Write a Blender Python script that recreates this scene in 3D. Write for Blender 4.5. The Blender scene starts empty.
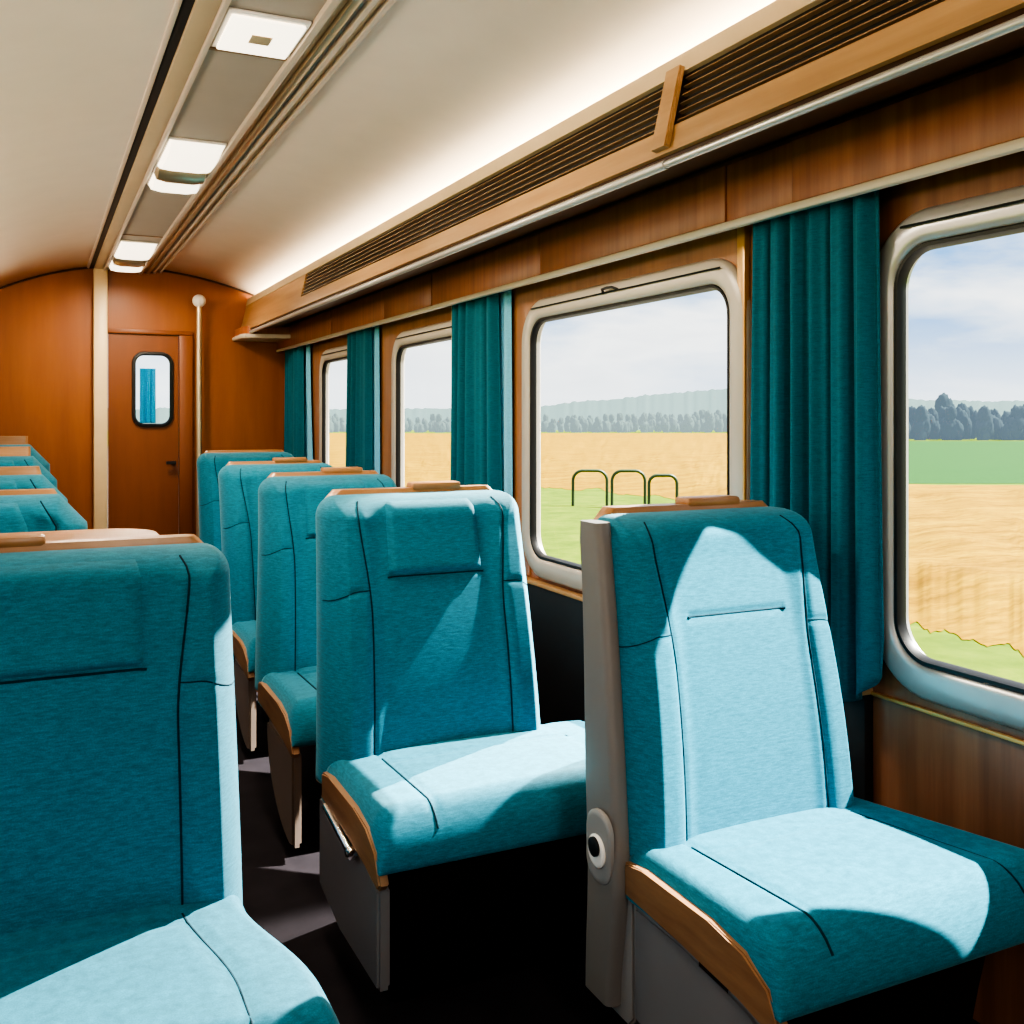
import bpy, bmesh, math, random
from mathutils import Vector, noise
random.seed(7)
S = bpy.context.scene
C = S.collection
PI = math.pi

# ------------------------------------------------------------------ materials
def new_mat(name):
    m = bpy.data.materials.new(name); m.use_nodes = True
    nt = m.node_tree; nt.nodes.clear()
    out = nt.nodes.new('ShaderNodeOutputMaterial')
    p = nt.nodes.new('ShaderNodeBsdfPrincipled')
    nt.links.new(p.outputs[0], out.inputs[0])
    return m, nt, p, out

def lin(c):
    return tuple(((x/255)/12.92 if x/255 <= .04045 else ((x/255+.055)/1.055)**2.4) for x in c) + (1,)

def coords(nt, scale, rot=(0,0,0)):
    tc = nt.nodes.new('ShaderNodeTexCoord'); mp = nt.nodes.new('ShaderNodeMapping')
    mp.inputs['Scale'].default_value = scale; mp.inputs['Rotation'].default_value = rot
    nt.links.new(tc.outputs['Object'], mp.inputs[0]); return mp.outputs[0]

def noise_ramp(nt, vec, scale, detail, stops, rough=.55):
    n = nt.nodes.new('ShaderNodeTexNoise'); n.inputs['Scale'].default_value = scale
    n.inputs['Detail'].default_value = detail; n.inputs['Roughness'].default_value = rough
    nt.links.new(vec, n.inputs['Vector'])
    r = nt.nodes.new('ShaderNodeValToRGB')
    els = r.color_ramp.elements
    while len(els) < len(stops): els.new(.5)
    for e, (p, c) in zip(els, stops): e.position = p; e.color = c
    nt.links.new(n.outputs[0], r.inputs[0])
    return n, r

def plain(name, c, rough=.5, metal=0, spec=.5, var=.0, coat=0):
    m, nt, p, out = new_mat(name)
    p.inputs['Roughness'].default_value = rough; p.inputs['Metallic'].default_value = metal
    p.inputs['Specular IOR Level'].default_value = spec; p.inputs['Coat Weight'].default_value = coat
    c = lin(c)
    if var:
        a = tuple(x*(1-var) for x in c[:3])+(1,); b = tuple(min(1,x*(1+var)) for x in c[:3])+(1,)
        n, r = noise_ramp(nt, coords(nt, (1,1,1)), 6, 4, [(.3,a),(.7,b)])
        nt.links.new(r.outputs[0], p.inputs['Base Color'])
    else: p.inputs['Base Color'].default_value = c
    return m

def fabric(name, c, dark=.72, light=1.25, bump=.35, sheen=.25, scale=1.0):
    m, nt, p, out = new_mat(name)
    c = lin(c)
    a = tuple(x*dark for x in c[:3])+(1,); b = tuple(min(1,x*light) for x in c[:3])+(1,)
    n, r = noise_ramp(nt, coords(nt, (28*scale,28*scale,170*scale)), 1.6, 3, [(.3,a),(.55,c),(.75,b)], .65)
    n2, r2 = noise_ramp(nt, coords(nt, (1,1,1)), 420*scale, 2, [(.3,(.82,.82,.82,1)),(.7,(1.12,1.12,1.12,1))])
    mx = nt.nodes.new('ShaderNodeMix'); mx.data_type = 'RGBA'; mx.blend_type = 'MULTIPLY'; mx.inputs[0].default_value = 1
    nt.links.new(r.outputs[0], mx.inputs[6]); nt.links.new(r2.outputs[0], mx.inputs[7])
    nt.links.new(mx.outputs[2], p.inputs['Base Color'])
    p.inputs['Roughness'].default_value = .85; p.inputs['Specular IOR Level'].default_value = .25
    p.inputs['Sheen Weight'].default_value = sheen; p.inputs['Sheen Roughness'].default_value = .4
    p.inputs['Sheen Tint'].default_value = (.5,.9,1,1)
    bp = nt.nodes.new('ShaderNodeBump'); bp.inputs['Strength'].default_value = bump; bp.inputs['Distance'].default_value = .0012
    nt.links.new(n.outputs[0], bp.inputs['Height']); nt.links.new(bp.outputs[0], p.inputs['Normal'])
    return m

def wood(name, c1, c2, scale=(14,14,.9), rough=.38, coat=.15, wide=1.2):
    m, nt, p, out = new_mat(name)
    n, r = noise_ramp(nt, coords(nt, scale), 1.6, 6, [(.28,lin(c1)),(.72,lin(c2))], .62)
    n2, r2 = noise_ramp(nt, coords(nt, tuple(s*.08 for s in scale)), wide*3, 3, [(.3,(.78,.78,.78,1)),(.7,(1.12,1.12,1.12,1))])
    mx = nt.nodes.new('ShaderNodeMix'); mx.data_type='RGBA'; mx.blend_type='MULTIPLY'; mx.inputs[0].default_value=1
    nt.links.new(r.outputs[0], mx.inputs[6]); nt.links.new(r2.outputs[0], mx.inputs[7])
    nt.links.new(mx.outputs[2], p.inputs['Base Color'])
    p.inputs['Roughness'].default_value = rough; p.inputs['Coat Weight'].default_value = coat
    p.inputs['Coat Roughness'].default_value = .25
    return m

def emit(name, c, s):
    m, nt, p, out = new_mat(name)
    p.inputs['Base Color'].default_value = lin(c); p.inputs['Emission Color'].default_value = lin(c)
    p.inputs['Emission Strength'].default_value = s; p.inputs['Roughness'].default_value = .4
    return m

def glass_mat():
    m, nt, p, out = new_mat('window glass')
    nt.nodes.remove(p)
    t = nt.nodes.new('ShaderNodeBsdfTransparent'); t.inputs[0].default_value = (.96,.98,.98,1)
    g = nt.nodes.new('ShaderNodeBsdfGlossy'); g.inputs['Roughness'].default_value = .02
    f = nt.nodes.new('ShaderNodeLayerWeight'); f.inputs[0].default_value = .12
    ml = nt.nodes.new('ShaderNodeMath'); ml.operation = 'MULTIPLY'; ml.inputs[1].default_value = .12
    nt.links.new(f.outputs['Facing'], ml.inputs[0])
    mx = nt.nodes.new('ShaderNodeMixShader')
    nt.links.new(ml.outputs[0], mx.inputs[0]); nt.links.new(t.outputs[0], mx.inputs[1]); nt.links.new(g.outputs[0], mx.inputs[2])
    nt.links.new(mx.outputs[0], out.inputs[0])
    return m

TEAL = fabric('teal woven upholstery', (28,115,138))
TEAL_DK = fabric('teal seam thread', (4,50,64), sheen=0)
TEAL_L = fabric('shaded teal upholstery', (14,92,112))
CURT = fabric('teal curtain cloth', (8,100,116), dark=.75, light=1.15, bump=.1, sheen=.15)
SHEER = fabric('pale blue lining and sunlit edge', (120,190,220), dark=.9, light=1.08, bump=.05)
TAN = wood('tan oak veneer', (118,84,55), (148,110,74), scale=(20,3,20), rough=.6, coat=0)
CAPW = wood('honey wood cap', (150,104,62), (180,132,86), scale=(3,20,20), rough=.4)
WALLW = wood('walnut wall veneer', (124,78,54), (160,108,76), scale=(16,16,.7))
PIERW = wood('amber pier veneer', (140,92,58), (168,116,76), scale=(16,16,.7))
UPPERW = wood('red brown panel veneer', (138,76,46), (180,114,76), scale=(14,14,.6))
ENDW = wood('orange brown bulkhead veneer', (136,74,22), (154,88,32), scale=(5,5,.6), rough=.5, coat=.1)
DOORW = wood('brown door veneer', (118,62,20), (132,72,26), scale=(5,5,.5), rough=.5, coat=.1)
DARKW = wood('dark underside veneer', (46,24,14), (70,38,22), scale=(2,14,14), rough=.35)
FASC = wood('caramel fascia veneer', (158,118,78), (184,146,102), scale=(12,.8,12), rough=.35)
BEIGE = plain('beige lacquer', (190,170,138), .45, var=.04)
CREAM = plain('cream lacquer post', (222,196,150), .4, var=.05)
RAILM = plain('ivory rail enamel', (205,190,172), .35, var=.04)
CEIL = plain('warm white ceiling laminate', (232,218,200), .6, var=.02)
PANEL = plain('greige ceiling panel', (176,164,150), .55, var=.02)
CHAMP = plain('champagne aluminium', (196,180,150), .3, metal=.75, var=.05)
SILVER = plain('brushed silver frame', (182,179,176), .3, metal=.4, var=.06)
FRAMEM = plain('pearl grey window frame', (184,174,162), .38, metal=.15, var=.04)
CHROME = plain('polished chrome', (225,225,225), .12, metal=1)
GREY = plain('light grey seat plastic', (116,116,119), .5, var=.04)
GREY_L = plain('pale grey seat plastic', (142,140,138), .45, var=.03)
SHELLM = plain('stone grey moulded shell', (112,109,106), .5, var=.03)
PUTTY = plain('putty grey seat plastic', (128,114,104), .5, var=.04)
BLACK = plain('black plastic', (12,12,13), .55)
DARKP = plain('charcoal lower panel', (22,19,20), .5, var=.1)
RUBBER = plain('black rubber gasket', (14,13,13), .45)
GOLD = plain('brass strip', (206,160,96), .3, metal=.25)
SLOT = plain('dark ceiling slot', (30,24,18), .6)
SLAT = plain('bronze louvre slat', (150,120,90), .35, metal=.4)
CARPET = plain('charcoal carpet', (34,31,35), .95, spec=.1, var=.25)
WHITEP = plain('white enamel', (240,236,228), .25)
LENS = emit('warm lamp lens', (255,242,218), 1.7)
COVE = emit('cove lamp strip', (255,236,206), 60.0)
GLASS = glass_mat()

# ------------------------------------------------------------------ mesh helpers
def link(o, parent=None):
    C.objects.link(o)
    if parent: o.parent = parent
    return o

def mesh(name, vs, fs, m, parent=None, smooth=True):
    me = bpy.data.meshes.new(name)
    me.from_pydata([tuple(v) for v in vs], [], fs); 
    bm = bmesh.new(); bm.from_mesh(me); bmesh.ops.recalc_face_normals(bm, faces=bm.faces); bm.to_mesh(me); bm.free()
    me.materials.append(m)
    if smooth: me.polygons.foreach_set('use_smooth', [True]*len(me.polygons))
    return link(bpy.data.objects.new(name, me), parent)

def bmobj(name, bm, m, parent=None, smooth=False):
    bmesh.ops.recalc_face_normals(bm, faces=bm.faces)
    me = bpy.data.meshes.new(name); bm.to_mesh(me); bm.free(); me.materials.append(m)
    if smooth: me.polygons.foreach_set('use_smooth', [True]*len(me.polygons))
    return link(bpy.data.objects.new(name, me), parent)

def autosmooth(o, ang=40):
    me = o.data
    bm = bmesh.new(); bm.from_mesh(me)
    for e in bm.edges:
        e.smooth = not (len(e.link_faces)==2 and e.calc_face_angle(0) > math.radians(ang))
    for f in bm.faces: f.smooth = True
    bm.to_mesh(me); bm.free(); return o

def add_box(bm, x0,x1,y0,y1,z0,z1, bev=0, seg=2):
    vs = [bm.verts.new(p) for p in [(x0,y0,z0),(x1,y0,z0),(x1,y1,z0),(x0,y1,z0),(x0,y0,z1),(x1,y0,z1),(x1,y1,z1),(x0,y1,z1)]]
    fs = [bm.faces.new([vs[i] for i in f]) for f in [(0,3,2,1),(4,5,6,7),(0,1,5,4),(1,2,6,5),(2,3,7,6),(3,0,4,7)]]
    if bev:
        es = list({e for f in fs for e in f.edges})
        bmesh.ops.bevel(bm, geom=es, offset=bev, segments=seg, affect='EDGES', profile=.5)

def box(name, x0,x1,y0,y1,z0,z1, m, parent=None, bev=0):
    bm = bmesh.new(); add_box(bm, x0,x1,y0,y1,z0,z1, bev); o = bmobj(name, bm, m, parent)
    return autosmooth(o) if bev else o

def prism(name, poly, axis, a0, a1, m, parent=None, bev=0, seg=2):
    """poly: 2D points in the plane of the two other axes (in xyz order)"""
    bm = bmesh.new()
    def P(p, a):
        return {'x':(a,p[0],p[1]), 'y':(p[0],a,p[1]), 'z':(p[0],p[1],a)}[axis]
    A = [bm.verts.new(P(p,a0)) for p in poly]; B = [bm.verts.new(P(p,a1)) for p in poly]
    n = len(poly)
    fa = bm.faces.new(A); fb = bm.faces.new(B[::-1])
    for i in range(n): bm.faces.new([A[i],A[(i+1)%n],B[(i+1)%n],B[i]])
    if bev:
        es = list({e for f in (fa,fb) for e in f.edges})
        bmesh.ops.bevel(bm, geom=es, offset=bev, segments=seg, affect='EDGES')
    return autosmooth(bmobj(name, bm, m, parent), 35)

def loft(name, loops, m, parent=None, closed=False, caps=True):
    vs = [p for l in loops for p in l]; n = len(loops[0]); fs = []
    for i in range(len(loops)-(0 if closed else 1)):
        j = (i+1) % len(loops)
        for k in range(n):
            fs.append((i*n+k, i*n+(k+1)%n, j*n+(k+1)%n, j*n+k))
    if caps and not closed:
        fs.append(tuple(range(n))); fs.append(tuple((len(loops)-1)*n+k for k in range(n))[::-1])
    return mesh(name, vs, fs, m, parent)

def tube_geo(pts, r, n=8):
    pts = [Vector(p) for p in pts]; loops = []
    up = Vector((0.13,0.21,1)).normalized()
    for i,p in enumerate(pts):
        t = (pts[min(i+1,len(pts)-1)] - pts[max(i-1,0)]).normalized()
        a = t.cross(up)
        if a.length < .05: a = t.cross(Vector((1,0,0)))
        a.normalize(); b = t.cross(a).normalized()
        loops.append([p + a*r*math.cos(2*PI*k/n) + b*r*math.sin(2*PI*k/n) for k in range(n)])
    return loops

def tube(name, pts, r, m, parent=None, n=8):
    return autosmooth(loft(name, tube_geo(pts, r, n), m, parent), 60)

def lathe(name, prof, m, parent=None, n=28, loc=(0,0,0), axis='z'):
    loops = []
    for r,h in prof:
        L = []
        for k in range(n):
            a = 2*PI*k/n; x,y,z = r*math.cos(a), r*math.sin(a), h
            if axis == 'x': x,y,z = h, r*math.cos(a), r*math.sin(a)
            if axis == 'y': x,y,z = r*math.cos(a), h, r*math.sin(a)
            L.append((x+loc[0], y+loc[1], z+loc[2]))
        loops.append(L)
    return autosmooth(loft(name, loops, m, parent), 50)

def rrect(cx, cz, hw, hh, r, n=8):
    r = max(min(r, hw, hh), .0005); pts = []
    for (sx,sz,a0) in ((1,1,0),(-1,1,PI/2),(-1,-1,PI),(1,-1,1.5*PI)):
        for k in range(n+1):
            a = a0 + PI/2*k/n
            pts.append((cx+sx*(hw-r)+r*math.cos(a), cz+sz*(hh-r)+r*math.sin(a)))
    return pts

def empty(name, label, cat, loc, group=None, rotz=0):
    o = bpy.data.objects.new(name, None); C.objects.link(o); o.empty_display_size = .1
    o.location = loc; o.rotation_euler = (0,0,rotz)
    return tag(o, label, cat, group)

def tag(o, label, cat, group=None, kind=None):
    o['label'] = label; o['category'] = cat
    if group: o['group'] = group
    if kind: o['kind'] = kind
    return o

def struct(o, label=None):
    o['kind'] = 'structure'
    if label: o['label'] = label
    return o

def sst(a, b, x):
    t = min(max((x-a)/(b-a),0),1); return t*t*(3-2*t)

# ------------------------------------------------------------------ dimensions
W = 1.90          # inner face of the window-side wall
WL = -0.74        # other wall
Y0, Y1 = -2.4, 8.25
WIN = [(1.16,1.78), (2.44,3.76), (4.55,5.50), (6.33,7.16)]   # glass extents along Y; first one's unseen near edge set to shade the cushion
GZ0, GZ1 = .78, 1.75

# ------------------------------------------------------------------ setting: shell
struct(box('floor', WL-.1, W+.1, Y0-.1, Y1+1.6, -.08, 0, CARPET))

def wall_with_holes(name, x0, x1, y0, y1, z0, z1, holes, m):
    bm = bmesh.new()
    holes = sorted(holes); y = y0
    for (a,b,c,d) in holes:
        add_box(bm, x0,x1,y,a,z0,z1)
        add_box(bm, x0,x1,a,b,z0,c); add_box(bm, x0,x1,a,b,d,z1); y = b
    add_box(bm, x0,x1,y,y1,z0,z1)
    return bmobj(name, bm, m)
HE = .03
struct(wall_with_holes('wall_right', W, W+.03, Y0, Y1, 0, 2.3, [(a-HE,b+HE,GZ0-HE,GZ1+HE) for a,b in WIN], WALLW))
struct(wall_with_holes('wall_left', WL-.03, WL, Y0, Y1, 0, 2.3, [(a-HE,b+HE,GZ0-HE,GZ1+HE) for a,b in [(-1.6,-.3)]+WIN], WALLW))
struct(box('wall_rear', WL-.08, W+.08, Y0-.08, Y0, 0, 2.7, ENDW))

def cz(x): return 2.52 - (.27 if x<.64 else .185)*(x-.64)**2
# ceiling: shallow barrel vault
N = 40; xs = [WL-.08 + (W+.16-WL)*i/N for i in range(N+1)]
struct(loft('ceiling', [[(x,y,cz(x)) for x in xs] + [(x,y,cz(x)+.06) for x in xs[::-1]] for y in (Y0-.08, Y1+.08)], CEIL))

# far bulkhead, with the door opening, under the vault
DX0, DX1, DH = .49, 1.01, 2.0
bm = bmesh.new()
def bulk(bm, xa, xb, zlow):
    n = 14; A=[]; 
    pts = [(xa,zlow),(xb,zlow)] + [(xb+(xa-xb)*i/n, cz(xb+(xa-xb)*i/n)+.03) for i in range(n+1)]
    f = [bm.verts.new((p[0],Y1,p[1])) for p in pts]; b = [bm.verts.new((p[0],Y1+.06,p[1])) for p in pts]
    bm.faces.new(f); bm.faces.new(b[::-1])
    for i in range(len(pts)): bm.faces.new([f[i],f[(i+1)%len(pts)],b[(i+1)%len(pts)],b[i]])
bulk(bm, WL-.08, DX0, 0); bulk(bm, DX1, W+.08, 0); bulk(bm, DX0, DX1, DH)
struct(bmobj('wall_far', bm, ENDW))
# thin dark shadow gap where vault meets bulkhead
bm = bmesh.new()
struct(tube('trim_1', [(x, Y1-.006, cz(x)-.006) for x in xs], .009, DARKW))
# cream post beside the door, door head, slim post on the other side
struct(box('trim_2', .386, .485, Y1-.07, Y1, 0, cz(.43)-.02, CREAM, bev=.012))
struct(box('trim_3', DX0, 1.115, Y1-.03, Y1, DH, DH+.035, DOORW, bev=.006))
struct(box('trim_4', DX1, 1.115, Y1-.035, Y1, 0, DH, DOORW, bev=.008))

# door leaf with a rounded window
door = struct(box('door_1', DX0-.001, DX0+.001, Y1+.01, Y1+.012, 0.01, .02, DOORW))
bpy.data.objects.remove(door)
wx, wz, whw, whh, wr = .816, 1.572, .135, .275, .075
outer = rrect((DX0+DX1)/2, DH/2+.003, (DX1-DX0)/2-.004, DH/2-.006, .001)
inner = rrect(wx, wz, whw, whh, wr)
yf, yb = Y1-.004, Y1+.045
door = struct(loft('door_1', [[(x,yb,z) for x,z in outer], [(x,yf,z) for x,z in outer], [(x,yf,z) for x,z in inner], [(x,yb,z) for x,z in inner]], DOORW, closed=True))
autosmooth(door, 30)
def ring(name, c, y_prof, m, parent=None, plane='y'):
    """swept ring: c=(cx,cz,hw,hh,r); y_prof = [(offset, depth)]"""
    loops = []
    for o,d in y_prof:
        pts = rrect(c[0], c[1], c[2]+o, c[3]+o, c[4]+o, 10)
        loops.append([(x,d,z) if plane=='y' else (d,x,z) for x,z in pts])
    return autosmooth(loft(name, loops, m, parent, closed=True), 50)
ring('window_gasket', (wx,wz,whw,whh,wr), [(.020,Y1-.004),(.016,Y1-.022),(.0,Y1-.024),(-.010,Y1-.012),(-.010,Y1+.02),(.02,Y1+.02)], RUBBER, door)
pts = rrect(wx,wz,whw-.01,whh-.01,wr)
mesh('window_pane', [(x,Y1+.02,z) for x,z in pts], [tuple(range(len(pts)))], GLASS, door, smooth=False)
h = prism('door_handle', [(-.055,-.012),(.02,-.012),(.02,.012),(-.055,.012)], 'y', Y1-.06, Y1-.04, BLACK, door, bev=.005); h.location=(.965,0,1.0)
box('handle_spindle', -.012,.012, Y1-.045, Y1-.004, -.012,.012, BLACK, h)
#ring('door_panel_bead', ((DX0+DX1)/2, 1.56, .21, .38, .1), [(.004,Y1-.005),(0,Y1-.010),(-.004,Y1-.005)], ENDW, door)

# teal curtain hanging on the far side of the door glass
def curtain_geo(width, z0, z1, folds, amp, flare=0, nu=90, nv=40, phase=0, round_r=0, gather=0):
    vs=[]; fs=[]
    for j in range(nv+1):
        v=j/nv
        for i in range(nu+1):
            u=i/nu
            w = width*(1+flare*(1-v)**2)
            s = (u-.5)
            zb = z0
            if round_r and u < round_r/width:
                q = 1-u*width/round_r; zb = z0 + round_r*1.4*(1-math.sqrt(max(0,1-q*q)))
            z = zb + v*(z1-zb)
            a = amp*(.75+.5*(1-v)) * (1-.6*gather*sst(.75,1,v))
            ph = folds*2*PI*u + .5*math.sin(3.1*u+2*v+phase) + phase
            d = a*(math.sin(ph) + .35*math.sin(2.3*ph+1+phase))
            yy = s*w + .25*a*math.cos(ph)
            vs.append((d, yy, z))
    for j in range(nv):
        for i in range(nu):
            k=j*(nu+1)+i; fs.append((k,k+1,k+nu+2,k+nu+1))
    return vs, fs
def solidify(o, t=.004):
    md = o.modifiers.new('thickness','SOLIDIFY'); md.thickness = t; md.offset = 0
    return o
TEALC2 = fabric('bright teal door curtain', (30,160,215), bump=.1)
vs, fs = curtain_geo(.115, 1.31, 1.74, 3, .01)
dc = mesh('door_curtain', [(y,x,z) for x,y,z in vs], fs, TEALC2); dc.location = (.785, Y1+.09, 0); solidify(dc)
tag(dc, 'bright teal strip of curtain seen through the door glass', 'curtain')

# grab pole with white ball
gp = empty('grab_pole', 'slim beige floor-to-head-height pole topped with a white ball beside the door', 'pole', (1.15, Y1-.1, 0))
lathe('pole', [(.0,0),(.05,0),(.05,.012),(.024,.02),(.022,.04),(.022,2.23),(.0,2.23)], CHAMP, gp)
lathe('ball_finial', [(.0,-.052)]+[(.052*math.sin(PI*k/12), -.052*math.cos(PI*k/12)) for k in range(1,12)]+[(0,.052)], WHITEP, gp, loc=(0,0,2.27))

# ---- ceiling centre strip
def strip(name, x0, x1, zt, zb, m, bev=.004):
    return struct(box(name, x0, x1, Y0, Y1-.002, zb, zt, m, bev=bev))
ZS = 2.52
strip('trim_5', .360, .392, ZS+.02, ZS-.028, SLOT)
strip('trim_6', .342, .3595, ZS+.02, ZS-.034, RAILM)
strip('trim_7', .392, .455, ZS+.02, ZS-.040, BEIGE)
strip('trim_8', .455, .472, ZS+.02, ZS-.052, RAILM)
strip('trim_9', .472, .712, ZS+.02, ZS-.036, PANEL, 0)
for i,(a,b,d,m) in enumerate([(.728,.745,.056,RAILM),(.745,.765,.036,CHAMP),(.765,.782,.052,CHAMP),(.782,.800,.030,PANEL),(.800,.812,.046,RAILM),(.812,.832,.026,CHAMP),(.832,.844,.040,RAILM)]):
    f_=lambda q: .712+(q-.728)*1.45
    strip('trim_%d'%(10+i), f_(a), f_(b), ZS+.02, ZS-d, m)
# cross seams in the centre panel
for i,y in enumerate((1.2, 3.16, 5.14, 6.6)):
    struct(box('trim_%d'%(17+i), f_(.728)-.239,f_(.728)-.001, y-.008,y+.008, ZS-.041, ZS-.03, SLAT))

def lamp(y, flat, label, L=.15):
    t = empty('ceiling_lamp', label, 'lamp', (.592, y, ZS-.036), 'lamps along the ceiling strip')
    hw = .117
    box('housing', -hw, hw, -L, L, -.012, -.0005, WHITEP, t, bev=.005)
    if flat:
        box('diffuser', -hw+.012, hw-.012, -L+.015, L-.015, -.024, -.0125, LENS, t, bev=.006)
        box('sensor_window', -.03, .03, -.035, .03, -.028, -.0245, BEIGE, t, bev=.002)
    else:
        def bulge(n, y0, y1, d, m):
            loops=[]
            for k in range(13):
                a = PI*k/12; yy = (y0+y1)/2 - (y1-y0)/2*math.cos(a); dz = d*math.sin(a)
                loops.append([(-hw+.008,yy,-.0125),(hw-.008,yy,-.0125),(hw-.016,yy,-.0125-dz*.8),(hw*.5,yy,-.0125-dz),(-hw*.5,yy,-.0125-dz),(-hw+.016,yy,-.0125-dz*.8)])
            return autosmooth(loft(n, loops, m, t), 40)
        bulge('diffuser', -L+.01, L*.08, .045, LENS)
        bulge('shade_band', L*.10, L*.42, .05, CHAMP)  # metal band stands in for the shaded recess between the lenses
        bulge('diffuser', L*.44, L-.01, .05, LENS)
    ld = bpy.data.lights.new('lamp_glow', 'AREA'); ld.shape='RECTANGLE'; ld.size=.18; ld.size_y=.3; ld.energy=22; ld.color=(1,.86,.68)
    lo = link(bpy.data.objects.new('lamp_glow', ld)); lo.location=(.592,y,ZS-.14)
    return t
lamp(2.97, True, 'flat square ceiling lamp with small sensor, first along the strip')
lamp(4.66, False, 'domed double-lens ceiling lamp midway along the strip', .44)
lamp(7.40, False, 'domed ceiling lamp at the far end of the strip by the bulkhead', .60)

# ---- overhead luggage rack on the window side
rk = empty('luggage_rack', 'wooden overhead luggage rack with louvred grilles above the windows', 'luggage rack', (1.49, 0, 2.05))
A = Vector((1.49, 2.02)); B = Vector((1.555, 2.305)); nrm = Vector((-(B-A).y, (B-A).x)).normalized()
def rp(x, z): return (x-1.49, z-2.05)
prism('rack_body', [rp(*p) for p in [(A.x,A.y),(B.x,B.y),(1.575,2.30),(1.58,2.215),(1.895,2.19),(1.895,2.13),(1.70,2.06)]], 'y', Y0+.01, Y1-.01, DARKW, rk)
def band(name, s0, s1, o0, o1, y0, y1, m, bev=0):
    a = A+(B-A)*s0; b = A+(B-A)*s1
    q = [a+nrm*o0, a+nrm*o1, b+nrm*o1, b+nrm*o0]
    return prism(name, [rp(p.x,p.y) for p in q], 'y', y0, y1, m, rk, bev=bev)
ye0, ye1 = Y0+.01, Y1-.01
band('fascia_board', .06, .31, .0005, .014, ye0, ye1, FASC)
band('cornice', .82, 1.02, .0005, .016, ye0, ye1, BEIGE)
band('end_board', .31, .82, .0005, .013, 6.25, ye1, FASC)
band('divider', .10, .86, .0145, .032, 2.165, 2.235, FASC, bev=.004)
def grille(y0, y1):
    bm = bmesh.new()
    def slat(s0,s1,o0,o1,ya,yb):
        a=A+(B-A)*s0; b=A+(B-A)*s1
        q=[a+nrm*o0,a+nrm*o1,b+nrm*(o1-.004),b+nrm*o0]
        f=[bm.verts.new((p.x-1.49,ya,p.y-2.05)) for p in q]; g=[bm.verts.new((p.x-1.49,yb,p.y-2.05)) for p in q]
        bm.faces.new(f); bm.faces.new(g[::-1])
        for i in range(4): bm.faces.new([f[i],f[(i+1)%4],g[(i+1)%4],g[i]])
    for k in range(6):
        s=.34+.08*k; slat(s, s+.024, .001, .014, y0, y1)
    o = bmobj('grille', bm, SLAT, rk)
    band('grille_backing', .312, .818, .0003, .001, y0, y1, BLACK)
grille(2.24, 6.24); grille(ye0, 2.16)
# rolled metal edge
tube('edge_rail', [(A.x+.004-1.49, ye0, A.y-.004-2.05), (A.x+.004-1.49, 2.2, A.y-.004-2.05)], .010, SILVER, rk, 12)
tube('edge_rail', [(A.x+.004-1.49, 2.2, A.y-.004-2.05), (A.x+.004-1.49, ye1, A.y-.004-2.05)], .013, SILVER, rk, 12)
# hidden tube lamp behind the cornice
tube('cove_lamp', [(1.635-1.49, ye0, 2.262-2.05), (1.635-1.49, ye1, 2.262-2.05)], .014, COVE, rk, 8)

# frieze above the windows, ivory rail
bm = bmesh.new()
ys = [Y0, .9, 2.05, 2.33, 3.5, 4.7, 5.45, 6.6, Y1]
k = 21
FR = wood('pale walnut frieze veneer', (134,78,46), (168,106,70), scale=(14,14,.6))
for i,(a,b) in enumerate(zip(ys, ys[1:])):
    struct(box('trim_%d'%k, W-.112-(.005 if i%2 else 0), W-.095, a+.001, b-.001, 1.912, 2.075, FR if i in (3,5) else UPPERW, bev=.003)); k+=1
struct(box('trim_%d'%k, W-.126, W-.100, Y0, Y1-.001, 1.888, 1.911, RAILM, bev=.006)); k+=1
struct(prism('trim_%d'%k, [(1.42,Y1-.36),(1.45,Y1-.42),(W-.02,Y1-.5),(W-.02,Y1-.002),(1.42,Y1-.002)], 'z', 1.97, 2.0, RAILM, bev=.006)); k+=1
struct(prism('trim_%d'%k, [(1.44,Y1-.34),(1.47,Y1-.40),(W-.03,Y1-.47),(W-.03,Y1-.002),(1.44,Y1-.002)], 'z', 2.0, 2.06, UPPERW)); k+=1
# amber veneer piers/headers around windows
PX = W-.008
for a,b in [(2.30,4.02),(4.35,5.90),(6.15,Y1-.01)]:
    g = [w for w in WIN if a < w[0] < b or a < w[1] < b]
    w0,w1 = g[0]
    bm = bmesh.new()
    add_box(bm, PX, W-.0005, a, w0-.05, .68, 1.95); add_box(bm, PX, W-.0005, w1+.05, b, .68, 1.95); add_box(bm, PX, W-.0005, w0-.05, w1+.05, GZ1+.05, 1.95)
    struct(bmobj('trim_%d'%k, bm, PIERW)); k+=1
# cream stiles next to the curtains
for y in (2.37, 4.63, 6.43):
    struct(box('trim_%d'%k, W-.03, W-.0085, y-.018, y+.018, .70, 1.95, GOLD if y<3 else CREAM, bev=.004)); k+=1
# dark panel along the lower wall under the far windows
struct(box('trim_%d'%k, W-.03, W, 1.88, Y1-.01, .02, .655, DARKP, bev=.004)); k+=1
# brass strip under the sills
struct(box('trim_%d'%k, W-.012, W, Y0, 1.88, .655, .664, GOLD, bev=.002)); k+=1
struct(box('trim_%d'%k, W-.04, W, 1.88, Y1-.01, .655, .672, FASC, bev=.004)); k+=1

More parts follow.
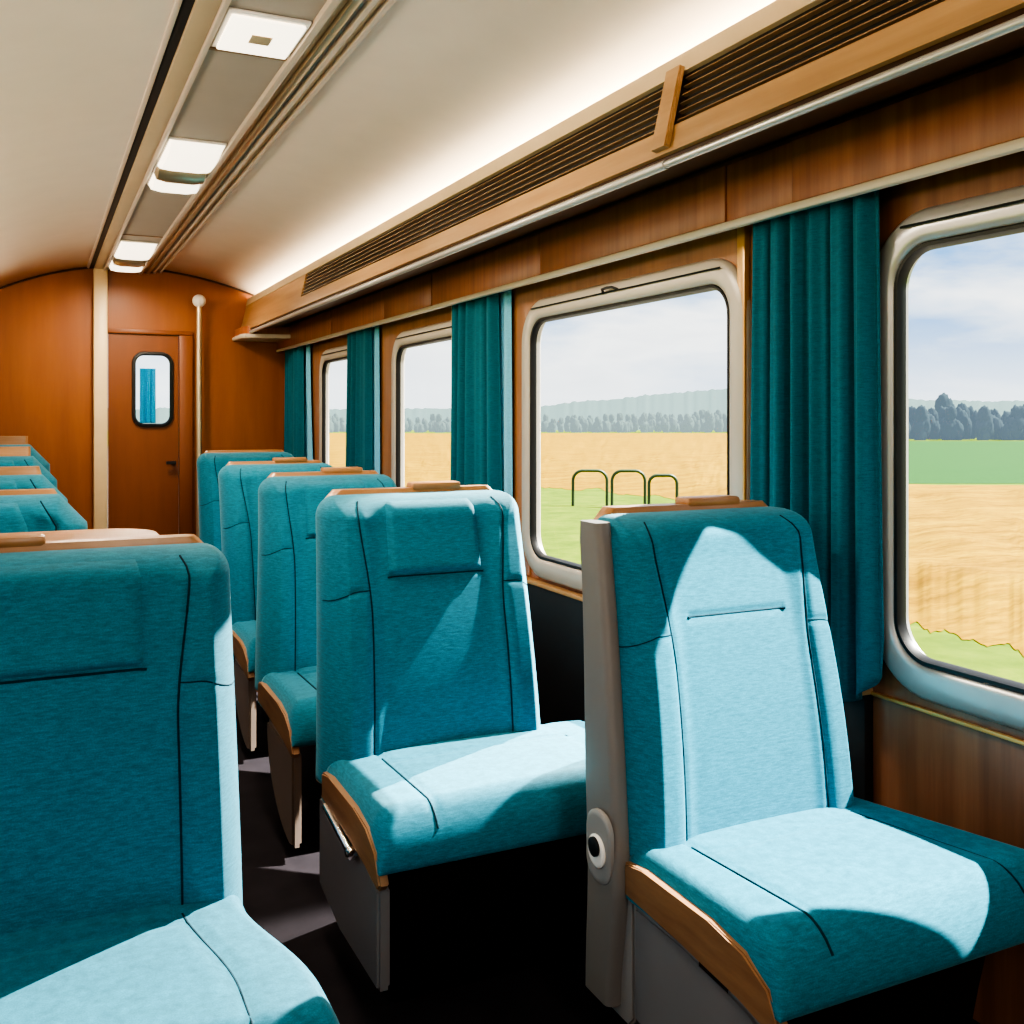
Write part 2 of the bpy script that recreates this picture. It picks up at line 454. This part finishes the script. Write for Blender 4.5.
# ---- windows
def window(n, y0, y1):
    c = ((y0+y1)/2, (GZ0+GZ1)/2, (y1-y0)/2, (GZ1-GZ0)/2, .09)
    f = ring('window_%d'%n, c, [(.092,W-.001),(.092,W-.018),(.080,W-.030),(.03,W-.033),(.016,W-.028),(.010,W-.018),(.010,W+.022),(.02,W+.03),(.028,W+.02),(.04,W-.001)], FRAMEM if n>1 else SILVER, None, 'x')
    struct(f)
    ring('window_gasket', c, [(.013,W-.022),(.009,W-.027),(.001,W-.026),(-.005,W-.014),(-.005,W-.002),(.009,W+.0)], RUBBER, f, 'x')
    pts = rrect(c[0],c[1],c[2]-.002,c[3]-.002,c[4], 8)
    mesh('window_pane', [(W-.006,y,z) for y,z in pts], [tuple(range(len(pts)))], GLASS, f, smooth=False)
    # header groove and catch
    tube('header_groove', [(W-.037, y0+.02, GZ1+.055), (W-.037, y1-.02, GZ1+.055)], .003, RUBBER, f, 6)
    ym = (y0+y1)/2
    if n == 2:
        tube('window_catch', [(W-.036,ym-.05,GZ1+.058),(W-.05,ym-.035,GZ1+.066),(W-.052,ym,GZ1+.068),(W-.05,ym+.035,GZ1+.066),(W-.036,ym+.05,GZ1+.055)], .005, BLACK, f, 6)
    return f
for i,(a,b) in enumerate(WIN): window(i+1, a, b)

# ---- curtains on the window side
def curtain(yc, width, z0, folds, amp, label, sheer, phase, round_r=0, flare=.05, x=W-.066):
    t = empty('curtain', label, 'curtain', (x, yc, 0), 'teal window curtains')
    vs, fs = curtain_geo(width, z0, 1.93, folds, amp, flare=flare, phase=phase, round_r=round_r, nu=130)
    solidify(mesh('drape', vs, fs, CURT, t))
    box('heading_tape', -.02, .02, -width/2, width/2, 1.915, 1.932, CURT, t, bev=.004)
    if sheer:
        w,y,fl = sheer
        vs, fs = curtain_geo(w, z0+.05, 1.92, 1.5, .008, phase=1.2, flare=fl, nu=30)
        s = solidify(mesh('lining', vs, fs, SHEER, t)); s.location = (.035, y, 0)  # pale strip; on the two middle curtains it paints the sunlit edge
    return t
curtain(2.03, .45, .64, 6, .018, 'long teal curtain behind the seat with the grey side shell', None, .4, round_r=.12)
curtain(4.27, .50, .70, 4.5, .020, 'dark teal curtain hanging behind the chair with the chrome lever', (.10,-.27,0), 1.3)
curtain(6.12, .44, .70, 3.5, .020, 'narrow teal curtain between the third and fourth windows', (.12,-.24,0), 2.1)
curtain(7.86, .52, .70, 4, .020, 'short teal curtain at the bulkhead with a pale flared lining', (.10,-.30,2.2), .2)

# ------------------------------------------------------------------ seats
def seat(label, loc, zt=1.125, lean=.28, wb=.30, wt=.25, cxt=0.0, T=.11, side=-1, depth=.43, cush=(0,0), pillow=True, shell=False,
         style='plain', capdeep=0, lever=False, block=True, group='teal seats facing the camera side', base='panel', rt=.06, cat='seat', mat=None, bulge=0, cham=False, caph=.012):
    """local frame: crease at y=0, occupant faces -y, aisle on side*x"""
    M = mat or TEAL
    t = empty('train_seat', label, cat, loc, group)
    zb = .40; H = zt-zb
    def hwf(v):
        h = wb+(wt-wb)*sst(-.1,1.0,v)
        d = H*(1-v)
        if d < rt: h -= (.9*(rt-d) if cham else rt - math.sqrt(max(0, rt*rt-(rt-d)**2)))
        return h
    def cxf(v): return cxt*v
    def leanf(v): return lean*(v**1.15)
    seams = []
    us = lambda v: .62+.10*sst(.55,1,v)
    def front(u, v):
        hw = hwf(v); x = u*hw
        e = min(hw-abs(x), (1-v)*H); R=.055
        q = min(max(e,0)/R,1); t_ = T*math.sqrt(max(0,1-(1-q)**2))
        b = .018*sst(.50,.72,abs(u))*(1-sst(.97,1,v)) + .016*math.sin(PI*min(1,v*1.15))
        g = .006*math.exp(-((abs(u)-us(v))*hw/.007)**2)
        vl = .66
        if abs(u) > us(v): g = max(g, .005*math.exp(-((v-vl+.04*sst(.75,1,abs(u)))*H/.008)**2))
        if abs(u) < .46: g = max(g, .006*math.exp(-((v-.70)*H/.006)**2))
        w = q*q
        return Vector((cxf(v)+x, T+leanf(v) - t_ - (b-g)*w, zb+v*H))
    nu, nv = 150, 90
    vsam = [ (j/nv) for j in range(nv+1)]
    vsam = [1-(1-a)**1.25 for a in vsam]
    usam = [math.sin(PI/2*(2*i/nu-1)*.96)/math.sin(PI/2*.96) for i in range(nu+1)]
    vs=[]; fs=[]
    for v in vsam:
        for u in usam: vs.append(front(u,v))
    nb = len(vs)
    # back side: flat with gentle rounding
    for v in vsam:
        for i,u in enumerate(usam):
            hw=hwf(v); e=min(hw*(1-abs(u)),(1-v)*H); q=min(max(e,0)/.03,1)
            vs.append(Vector((cxf(v)+u*hw, T+leanf(v)+.03*math.sqrt(max(0,1-(1-q)**2)), zb+v*H)))
    for j in range(nv):
        for i in range(nu):
            k=j*(nu+1)+i; fs.append((k,k+1,k+nu+2,k+nu+1)); k+=nb; fs.append((k,k+nu+1,k+nu+2,k+1))
    bm = bmesh.new(); bv=[bm.verts.new(p) for p in vs]
    for f in fs: bm.faces.new([bv[i] for i in f])
    bmesh.ops.remove_doubles(bm, verts=bm.verts, dist=.00005)
    # underside
    be=[e for e in bm.edges if len(e.link_faces)==1]
    bmesh.ops.holes_fill(bm, edges=be, sides=0)
    bk = bmobj('backrest', bm, M, t, smooth=True)
    # stitched seams
    def seam(pts, r=.0022): tube('seam', pts, r, TEAL_DK, bk, 6)
    for s in (-1,1):
        seam([front(s*us(v), v)+Vector((0,-.0012,0)) for v in [.04+.94*i/40 for i in range(41)]])
        seam([front(s*(us(.66)+(0.985-us(.66))*i/12), .66-.04*sst(.75,1,us(.66)+(0.985-us(.66))*i/12))+Vector((0,-.001,0)) for i in range(13)], .0014)
    seam([front(-.46+.92*i/20, .70)+Vector((0,-.001,0)) for i in range(21)], .0028)
    if pillow:
        n=24; pv=[]; pf=[]
        for j in range(n+1):
            for i in range(n+1):
                a=2*i/n-1; b=2*j/n-1; u=.45*a; v=.845+.135*b
                e=min(1-abs(a),(1-abs(b))); q=min(e/.18,1)
                p=front(u,v); pv.append(p+Vector((0,.002-.016*math.sqrt(max(0,1-(1-q)**2)),0)))
        for j in range(n):
            for i in range(n):
                kk=j*(n+1)+i; pf.append((kk,kk+1,kk+n+2,kk+n+1))
        mesh('headrest_pad', pv, pf, M, bk)
    # wooden back shell, rounded, a finger taller than the padding
    loops=[]
    for i in range(19):
        v = i/18*(1+caph/H)
        hw = hwf(min(v,.999)) - .012; y0=T+leanf(v)+.012; th=.050
        z = zb-.02+v*(H+.02)
        pl = rrect(cxf(v), y0+th/2, hw, th/2, .02, 4)
        loops.append([(x,y,z) for x,y in pl])
    autosmooth(loft('back_shell', loops, CAPW, t), 50)
    yt = T+leanf(1)
    if capdeep:
        pl = rrect(-.05, yt+.05+capdeep/2, wt-.06, capdeep/2, .12, 8)
        lp=[[(x,y,z) for x,y in pl] for z in (zt-.03, zt-.004)]
        pl2 = rrect(-.05, yt+.05+capdeep/2, wt-.066, capdeep/2-.006, .115, 8); lp.append([(x,y,zt+.002) for x,y in pl2])
        autosmooth(loft('wood_ledge', lp, CAPW, t), 30)
    if block:
        bx0 = cxt+.01 if side<0 else cxt-.16
        box('grab_block', bx0-.02, bx0+.14, yt+.012, yt+.075, zt+.004, zt+.028, CAPW, t, bev=.008)
    # cushion
    hb = wb+.0; ext0, ext1 = cush     # extra width at back / front on the side away from the aisle
    zc = .47; D = depth; Tc=.103
    nu2,nv2=64,54
    def ctop(a, b):
        # a -1..1 across, b 0 back .. 1 front
        xa = side*(hb) if side<0 else -(hb)
        lo = -hb - (ext0+(ext1-ext0)*b if side>0 else 0); hi = hb + (ext0+(ext1-ext0)*b if side<0 else 0)
        if side>0: hi += bulge*sst(.1,.7,b)
        else: lo -= bulge*sst(.1,.7,b)
        x = lo+(hi-lo)*(a+1)/2
        y = .05 - b*(D+.05)
        ex = min(x-lo, hi-x); ef = (D + y)
        q1=min(max(ex,0)/.045,1); q2=min(max(ef,0)/.085,1)
        r = math.sqrt(max(0,1-(1-q1)**2))*math.sqrt(max(0,1-(1-q2)**2))
        crown = .012*(1-((2*(x-lo)/(hi-lo))-1)**2)
        g=0
        for s in (lo+.17*(hi-lo), lo+.80*(hi-lo)): g=max(g,.007*math.exp(-((x-s)/.007)**2))
        g=max(g,.005*math.exp(-((y+.07)/.008)**2)) if lo+.17*(hi-lo)<x<lo+.8*(hi-lo) else g
        z = zc-Tc + Tc*r + (crown - g)*q1*q2 + .012*b*q2
        return Vector((x,y,z)), q1*q2
    vs=[];fs=[]
    A_=[math.sin(PI/2*(2*i/nu2-1)*.97)/math.sin(PI/2*.97) for i in range(nu2+1)]
    B_=[math.sin(PI/2*j/nv2*.98)/math.sin(PI/2*.98) for j in range(nv2+1)]
    for b in B_:
        for a in A_: vs.append(ctop(a,b)[0])
    nb=len(vs)
    for b in B_:
        for a in A_:
            p=ctop(a,b)[0]; e=min(1-abs(a),1-b); vs.append(Vector((p.x,p.y,zc-Tc-.012*min(1,e/.05))))
    for j in range(nv2):
        for i in range(nu2):
            kk=j*(nu2+1)+i; fs.append((kk,kk+1,kk+nu2+2,kk+nu2+1)); kk+=nb; fs.append((kk,kk+nu2+1,kk+nu2+2,kk+1))
    bm=bmesh.new(); bv=[bm.verts.new(p) for p in vs]
    for f in fs: bm.faces.new([bv[i] for i in f])
    bmesh.ops.remove_doubles(bm, verts=bm.verts, dist=.00005)
    be=[e for e in bm.edges if len(e.link_faces)==1]
    bmesh.ops.holes_fill(bm, edges=be, sides=0)
    cu = bmobj('seat_cushion', bm, M, t, smooth=True)
    for a in (-.66, .60):
        tube('seam', [ctop(a, .16+.80*i/24)[0]+Vector((0,0,.0025)) for i in range(25)], .0026, TEAL_DK, cu, 6)
    # aisle-side wooden strip
    hb -= .024
    sx = side*(hb+.002); s2 = side*(hb+.026)
    prof = [(.045,.372),(.045,.438),(-.02,.446),(-D*.55,.446),(-D*.78,.436),(-D*.93,.405),(-D-.005,.345),(-D+.01,.330),(-D*.75,.352),(-D*.35,.366)]
    if base!='none': prism('side_trim', prof, 'x', sx, s2, TAN, t, bev=.004)
    # side panel, chrome lever, plinth
    o1 = side*(hb-.012); o2 = side*(hb+.018)
    if base == 'panel':
        prism('side_panel', [(.02 if shell else .10,.13),(.02 if shell else .10,.358),(-D*.35,.352),(-D*.78,.338),(-D+.03,.318),(-D+.03,.10),(-.1,.10)], 'x', o1, o2, GREY, t, bev=.006)
        if shell: prism('rear_panel', [(.022,.12),(.022,.362),(.06,.372),(.15,.40),(.17,.30),(.16,.16),(.11,.10),(.04,.10)], 'x', o1, o2, GREY_L, t, bev=.006)
    elif base=='round':
        prof=[(-D+.03,.335)]+[(-D+.03+(D-.10)*math.cos(a), .34-.29*math.sin(a)) for a in [PI/2*i/14 for i in range(15)]]
        prism('side_panel', prof, 'x', o1, o2, PUTTY, t, bev=.008)
    if lever:
        lv = tube('recline_lever', [(side*(hb+.026),.0,.366),(side*(hb+.030),-.12,.358),(side*(hb+.032),-.235,.346)], .010, CHROME, t, 10)
        lathe('lever_knob', [(0,-.016),(.012,-.014),(.015,0),(.012,.014),(0,.016)], CHROME, lv, 14, (side*(hb+.032),-.245,.345), 'y')
    elif base=='panel':
        prism('latch_strip', [(-D*.48,.349),(-D*.48,.358),(-D*.68,.352),(-D*.68,.343)], 'x', side*(hb+.0), side*(hb+.022), CHROME, t)
    ins = .05 if base!='round' else .14
    xa,xb = sorted((side*(hb-ins), -side*(hb-.05)))
    prism('plinth', [(.14,0),(.14,.345),(-D+.05,.335),(-D+.10,.12),(-D+.14,0)], 'x', xa, xb, BLACK, t, bev=.006)
    if shell:
        loops=[]
        for i in range(23):
            f=i/22; z=.13+f*(zt-.012-.13); v=(z-zb)/H; vv=min(max(v,0),1)
            hw=wb+(wt-wb)*sst(-.1,1,vv)
            xo=cxf(vv)+side*(hw+.004)
            yl=T+leanf(max(v,0)) if v>0 else T
            dep = .125 - .032*sst(.15,1,vv) - .02*(1-sst(.13,.4,z))
            y0=yl-.07+.03*(1-sst(.13,.40,z))
            if f>.96: dep*=.9
            pl=rrect(xo, y0+dep/2, .022, dep/2, .016, 4)
            loops.append([(x,y,z) for x,y in pl])
        sh=autosmooth(loft('side_shell', loops, SHELLM, t), 60)
        # recline control: rounded plate, ring, dark button
        xo=side*(hwf(.05)+.024); yc=T-.005; z0=.452
        pl=lambda o:[(yc+a,z0+b) for a,b in rrect(0,0,.050+o,.075+o,.045+o,6)]
        lp=[[(xo+side*d,y,z) for y,z in pl(o)] for o,d in ((0,-.004),(0,.004),(-.004,.007),(-.012,.007))]
        cp=autosmooth(loft('control_plate', lp, GREY_L, sh), 40)
        lathe('control_ring', [(.0,0.004),(.034,.004),(.034,.010),(.030,.013),(.024,.013),(.0,.0125)] if side>0 else [(.0,-.004),(.034,-.004),(.034,-.010),(.030,-.013),(.024,-.013),(.0,-.0125)], WHITEP, cp, 24, (xo,yc,z0-.008), 'x')
        lathe('control_button', [(.0,side*.012),(.020,side*.012),(.020,side*.018),(.016,side*.020),(.0,side*.0195)], BLACK, cp, 20, (xo,yc,z0+.002), 'x')
    return t

# window-side column, nearest first
seat('teal seat with grey side shell and round recline button', (1.40,1.71,0), lean=.20, cxt=.055, side=-1, cush=(.04,.15), pillow=False, shell=True, block=True, wb=.31, wt=.295)
seat('teal seat with chrome recline lever on a grey side panel', (.985,2.49,0), lean=.26, cxt=.055, side=-1, cush=(.16,.20), pillow=True, lever=True, wb=.322, wt=.312)
seat('teal seat with pale rounded base behind the lever seat', (.99,3.45,0), lean=.30, cxt=.04, side=-1, depth=.47, base='round', wt=.27, pillow=True, cush=(.1,.1))
seat('teal seat behind the one with the pale rounded base', (1.04,4.38,0), lean=.32, zt=1.13, side=-1, depth=.45, base='round', wt=.28, cush=(.1,.1))
seat('teal seat farthest down the window side, nearest the bulkhead', (1.10,5.5,0), lean=.32, zt=1.15, side=-1, depth=.45, base='round', wt=.28, block=False, cush=(.1,.1))
# aisle column on the other side
seat('large teal seat at the front, across the aisle, with a wood ledge behind', (.035,1.88,0), zt=1.095, lean=.13, wb=.325, wt=.32, side=1, depth=.50, capdeep=.30, base='none', rt=.055, block=True, cush=(0,0), bulge=.06)
seat('teal seat next behind the front one across the aisle', (-.15,2.95,0), zt=1.125, lean=.2, side=1, wb=.30,wt=.285, rt=.085, cham=True, block=False)
seat('teal seat third back across the aisle', (-.17,4.1,0), zt=1.125, lean=.2, side=1, wb=.30,wt=.28, rt=.10, cham=True, caph=.03, block=False)
seat('teal seat fourth back across the aisle, with thick tan cap', (-.19,5.25,0), zt=1.16, lean=.2, side=1, wb=.30,wt=.28, rt=.12, cham=True, caph=.045, block=False)
seat('teal seat by the far bulkhead across the aisle from the pole', (-.21,6.4,0), zt=1.19, lean=.2, side=1, wb=.30,wt=.28, rt=.12, cham=True, caph=.05, block=False)

# ------------------------------------------------------------------ outdoors
GZ = -1.15
def ground_mat():
    m, nt, p, out = new_mat('meadow grass')
    n, r = noise_ramp(nt, coords(nt,(1,1,1)), 1.3, 8, [(.3,lin((62,82,14))),(.55,lin((84,100,22))),(.75,lin((106,114,38)))], .7)
    nt.links.new(r.outputs[0], p.inputs['Base Color']); p.inputs['Roughness'].default_value=.95; p.inputs['Specular IOR Level'].default_value=.1
    return m
def wheat_mat():
    m, nt, p, out = new_mat('ripe wheat')
    n, r = noise_ramp(nt, coords(nt,(.25,1.4,1),(0,0,math.radians(-25))), 1.1, 8, [(.30,lin((100,72,2))),(.5,lin((126,97,8))),(.72,lin((142,116,22)))], .72)
    n2, r2 = noise_ramp(nt, coords(nt,(1.2,5,1),(0,0,math.radians(-25))), 1.8, 6, [(.32,(.62,.60,.52,1)),(.62,(1.12,1.12,1.15,1))], .7)
    mx = nt.nodes.new('ShaderNodeMix'); mx.data_type='RGBA'; mx.blend_type='MULTIPLY'; mx.inputs[0].default_value=1
    nt.links.new(r.outputs[0], mx.inputs[6]); nt.links.new(r2.outputs[0], mx.inputs[7])
    nt.links.new(mx.outputs[2], p.inputs['Base Color']); p.inputs['Roughness'].default_value=.95; p.inputs['Specular IOR Level'].default_value=.1
    return m
def hazed(name, c, hz, e):  # distance haze put into the material as a faint glow
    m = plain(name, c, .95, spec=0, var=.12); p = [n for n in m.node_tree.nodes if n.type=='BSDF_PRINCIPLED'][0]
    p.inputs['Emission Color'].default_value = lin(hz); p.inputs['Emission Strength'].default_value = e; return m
GRASS=ground_mat(); WHEAT=wheat_mat()
GREENF=plain('green crop', (36,72,28), .95, spec=.1, var=.2)
HEDGE=plain('dark field edge', (84,112,78), .95, spec=.1, var=.2)
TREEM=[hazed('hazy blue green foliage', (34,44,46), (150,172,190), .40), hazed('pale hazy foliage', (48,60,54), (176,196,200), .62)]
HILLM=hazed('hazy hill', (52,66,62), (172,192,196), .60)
bm=bmesh.new(); add_box(bm, -200, 900, -300, 1200, GZ-.5, GZ); struct(bmobj('ground', bm, GRASS))
struct(box('unseen_bounce_bed', -5, 5.6, -60, 120, GZ, GZ+.06, plain('grey bounce ballast', (120,114,106), .95, spec=.1, var=.3)))  # unseen grey strip added to cut green bounce light from the grass
th=math.atan(.475); fw=(math.sin(th),math.cos(th)); rt_=(math.cos(th),-math.sin(th))
def dr(d, px): # ground point at view depth d along bearing px
    a=(px-512)/1000*d; return (fw[0]*d+rt_[0]*a, fw[1]*d+rt_[1]*a)
HC=1.35-GZ
def field(name, rows, z, m, label, cat, nsub=60, rough=.0):
    """rows: list of (px, depth_near, depth_far) in sorted bearing: polygon laid on the ground"""
    vs=[];fs=[]; nd=24
    for i in range(nsub+1):
        s=i/nsub*(len(rows)-1); k0=min(int(s),len(rows)-2); f=s-k0
        px,dn,df=[rows[k0][q]*(1-f)+rows[k0+1][q]*f for q in range(3)]
        dn*=1+(.06*noise.noise(Vector((px*.05,.5,0)))+.02*noise.noise(Vector((px*.23,1.5,0)))+.008*noise.noise(Vector((px*.61,3.5,0))))*(1 if rough>.05 else 0)
        for j in range(nd+1):
            g=j/nd; d=1/(1/dn*(1-g)+1/df*g)
            x,y=dr(d,px); 
            dz=rough*noise.noise(Vector((x*.7,y*.7,0))) 
            vs.append((x,y,GZ+.01+(z-GZ+dz)*sst(0,.4,g)*sst(1,.97,g)))
    for i in range(nsub):
        for j in range(nd):
            kk=i*(nd+1)+j; fs.append((kk,kk+1,kk+nd+2,kk+nd+1))
    o=mesh(name,vs,fs,m); tag(o,label,cat,kind='stuff'); return o
def wheat_near(px):
    return 0
hz_=HC-.35
field('wheat_field', [(150,22,165),(380,24,165),(470,34,160),(540,37,165),(640,33,165),(730,26,165),(800,18,90),(860,14.5,37),(905,12.2,hz_/.058),(1024,10.8,hz_/.058),(1250,10,37)], GZ+.24, WHEAT, 'golden ripe wheat field beyond the grass verge', 'wheat', rough=.12, nsub=420)
field('crop_field', [(864,43,100),(905,38,108),(1024,38,108),(1300,38,108)], GZ+.12, GREENF, 'green crop field between the wheat and the trees', 'crop', rough=.03)
# far hill
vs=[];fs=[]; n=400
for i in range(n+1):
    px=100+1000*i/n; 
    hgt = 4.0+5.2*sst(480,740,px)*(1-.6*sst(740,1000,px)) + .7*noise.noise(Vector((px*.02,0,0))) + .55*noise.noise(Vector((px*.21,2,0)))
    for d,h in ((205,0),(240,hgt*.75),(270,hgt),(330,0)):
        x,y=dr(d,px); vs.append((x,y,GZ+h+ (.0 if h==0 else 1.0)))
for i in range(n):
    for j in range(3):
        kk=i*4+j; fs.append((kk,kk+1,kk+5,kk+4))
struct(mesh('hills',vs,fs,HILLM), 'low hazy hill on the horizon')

# trees on the horizon
def tree_mesh(seed, m):
    rnd=random.Random(seed); bm=bmesh.new()
    for q in range(11):
        b=bmesh.ops.create_icosphere(bm, subdivisions=3, radius=1)
        sc=rnd.uniform(.45,.75); ox,oy,oz=rnd.uniform(-.5,.5),rnd.uniform(-.5,.5),rnd.uniform(.45,1.9)
        sc*= (1.25-.3*oz)
        for v in b['verts']:
            nn=1+.3*noise.noise(v.co*2.2+Vector((seed,q,0)))+.22*noise.noise(v.co*6+Vector((seed,q,3)))
            v.co=Vector((v.co.x*sc*nn+ox*(1.4-.4*oz), v.co.y*sc*nn+oy*(1.4-.4*oz), v.co.z*sc*1.1*nn+oz))
    bmesh.ops.create_cone(bm, cap_ends=True, segments=8, radius1=.16, radius2=.1, depth=.9, matrix=__import__('mathutils').Matrix.Translation((0,0,.45)))
    bmesh.ops.recalc_face_normals(bm, faces=bm.faces)
    me=bpy.data.meshes.new('tree'); bm.to_mesh(me); bm.free(); me.materials.append(m)
    me.polygons.foreach_set('use_smooth',[True]*len(me.polygons)); return me
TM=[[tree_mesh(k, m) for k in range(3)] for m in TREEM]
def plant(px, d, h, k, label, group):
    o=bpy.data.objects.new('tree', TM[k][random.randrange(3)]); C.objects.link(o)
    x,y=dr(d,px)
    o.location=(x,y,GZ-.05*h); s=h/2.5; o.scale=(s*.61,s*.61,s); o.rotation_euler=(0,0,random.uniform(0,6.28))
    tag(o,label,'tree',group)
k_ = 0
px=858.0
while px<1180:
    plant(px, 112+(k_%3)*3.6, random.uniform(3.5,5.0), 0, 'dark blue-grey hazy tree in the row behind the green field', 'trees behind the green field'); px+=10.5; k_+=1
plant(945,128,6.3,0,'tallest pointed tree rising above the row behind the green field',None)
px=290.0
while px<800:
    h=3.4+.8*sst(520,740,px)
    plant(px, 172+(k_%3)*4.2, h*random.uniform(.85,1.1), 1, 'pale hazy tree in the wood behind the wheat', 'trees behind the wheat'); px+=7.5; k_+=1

# metal hoops by the field
HOOP=plain('dark green painted tube', (44,62,34), .5)
def hoop(px0, px1, d, h, label):
    x0,y0=dr(d,px0); x1,y1=dr(d,px1); L=math.hypot(x1-x0,y1-y0); r=min(.28,L*.3)
    t=[(0,0,-.05),(0,0,h-r)]+[(r-r*math.cos(a),0,h-r+r*math.sin(a)) for a in [PI/2*i/8 for i in range(1,9)]]
    t+=[(L-r+r*math.sin(a),0,h-r+r*math.cos(a)) for a in [PI/2*i/8 for i in range(0,9)]]+[(L,0,-.05)]
    o=tube('metal_hoop', t, .045, HOOP, None, 8); o.location=(x0,y0,GZ); o.rotation_euler=(0,0,math.atan2(y1-y0,x1-x0))
    tag(o,label,'hoop','metal hoops in the meadow')
hoop(573,607,28.5,1.0,'metal hoop in the meadow, the one farthest from the wooden pier')
hoop(612,645,28,1.02,'middle dark metal hoop of the three in the meadow')
hoop(649,677,26.5,.98,'rounded dark metal hoop nearest the wooden window pier')

# ------------------------------------------------------------------ light
w=bpy.data.worlds.new('sky'); S.world=w; w.use_nodes=True; nt=w.node_tree; nt.nodes.clear()
out=nt.nodes.new('ShaderNodeOutputWorld'); bg=nt.nodes.new('ShaderNodeBackground'); nt.links.new(bg.outputs[0],out.inputs[0])
tc=nt.nodes.new('ShaderNodeTexCoord'); mp=nt.nodes.new('ShaderNodeMapping'); mp.inputs['Scale'].default_value=(1.6,1.6,6); mp.inputs['Location'].default_value=(.3,.1,0)
nt.links.new(tc.outputs['Generated'],mp.inputs[0])
n=nt.nodes.new('ShaderNodeTexNoise'); n.inputs['Scale'].default_value=1.9; n.inputs['Detail'].default_value=7; n.inputs['Roughness'].default_value=.55
nt.links.new(mp.outputs[0],n.inputs['Vector'])
r=nt.nodes.new('ShaderNodeValToRGB'); e=r.color_ramp.elements
e[0].position=.40; e[0].color=lin((112,158,206)); e[1].position=.58; e[1].color=lin((238,240,240)); q=e.new(.70); q.color=lin((206,210,216))
nt.links.new(n.outputs[0],r.inputs[0])
sp=nt.nodes.new('ShaderNodeSeparateXYZ'); nt.links.new(tc.outputs['Generated'],sp.inputs[0])
mr=nt.nodes.new('ShaderNodeMapRange'); mr.inputs[1].default_value=0; mr.inputs[2].default_value=.10; nt.links.new(sp.outputs['Z'],mr.inputs[0])
mx=nt.nodes.new('ShaderNodeMix'); mx.data_type='RGBA'; mx.inputs[6].default_value=lin((226,232,236)); nt.links.new(mr.outputs[0],mx.inputs[0]); nt.links.new(r.outputs[0],mx.inputs[7])
nt.links.new(mx.outputs[2],bg.inputs[0]); bg.inputs[1].default_value=1.7

def sun(d, e, c, ang=.8):
    l=bpy.data.lights.new('sun','SUN'); l.energy=e; l.color=c; l.angle=math.radians(ang)
    o=link(bpy.data.objects.new('sun',l)); o.rotation_euler=Vector(d).to_track_quat('-Z','Y').to_euler(); o.location=(20,-10,25); return o
sun((-1,.30,-1.25), 29, (1,.95,.86))
def spot(loc, tgt, e, ang, c=(1,.95,.86), blend=.2, r=.05):
    l=bpy.data.lights.new('sun_patch_spot','SPOT'); l.energy=e; l.spot_size=math.radians(ang); l.spot_blend=blend; l.color=c; l.shadow_soft_size=r
    o=link(bpy.data.objects.new('sun_patch_spot',l)); o.location=loc; o.rotation_euler=(Vector(tgt)-Vector(loc)).to_track_quat('-Z','Y').to_euler(); return o
tg=Vector((.2,1.55,.47)); spot(tg+Vector((1,.66,.55))*10, tg, 45000, 7)  # added spot outside the windows, makes the front seat's sun patch
tg=Vector((.95,2.28,.47)); spot(tg+Vector((1,.36,1.1))*9, tg, 45000, 4.6)  # second added spot, for the bright cushion of the lever seat
def area(loc, tgt, sx, sy, e, c):
    l=bpy.data.lights.new('area_fill','AREA'); l.shape='RECTANGLE'; l.size=sx; l.size_y=sy; l.energy=e; l.color=c
    o=link(bpy.data.objects.new('area_fill',l)); o.location=loc; o.rotation_euler=(Vector(tgt)-Vector(loc)).to_track_quat('-Z','Y').to_euler(); return o
area((.62,-.8,2.38),(.62,1.5,.9),.5,1.2,36,(1,.9,.78))  # unseen fill light added behind the camera, no fixture there
area((-.58,3.2,1.93),(.0,3.2,2.36),9,.3,34,(1,.86,.68))  # added warm uplight out of view, brightens the ceiling from the left

# ------------------------------------------------------------------ camera
cam=bpy.data.cameras.new('camera'); cam.lens=36*1000/1024; cam.sensor_width=36; cam.shift_y=-94/1024; cam.clip_end=3000; cam.clip_start=.02
co=link(bpy.data.objects.new('camera',cam)); co.location=(0,0,1.35); co.rotation_euler=(PI/2,0,-th)
S.camera=co
S.view_settings.view_transform='AgX'; S.view_settings.look='AgX - High Contrast'; S.view_settings.exposure=.3
S.cycles.max_bounces=10; S.cycles.transparent_max_bounces=12; S.cycles.use_denoising=True
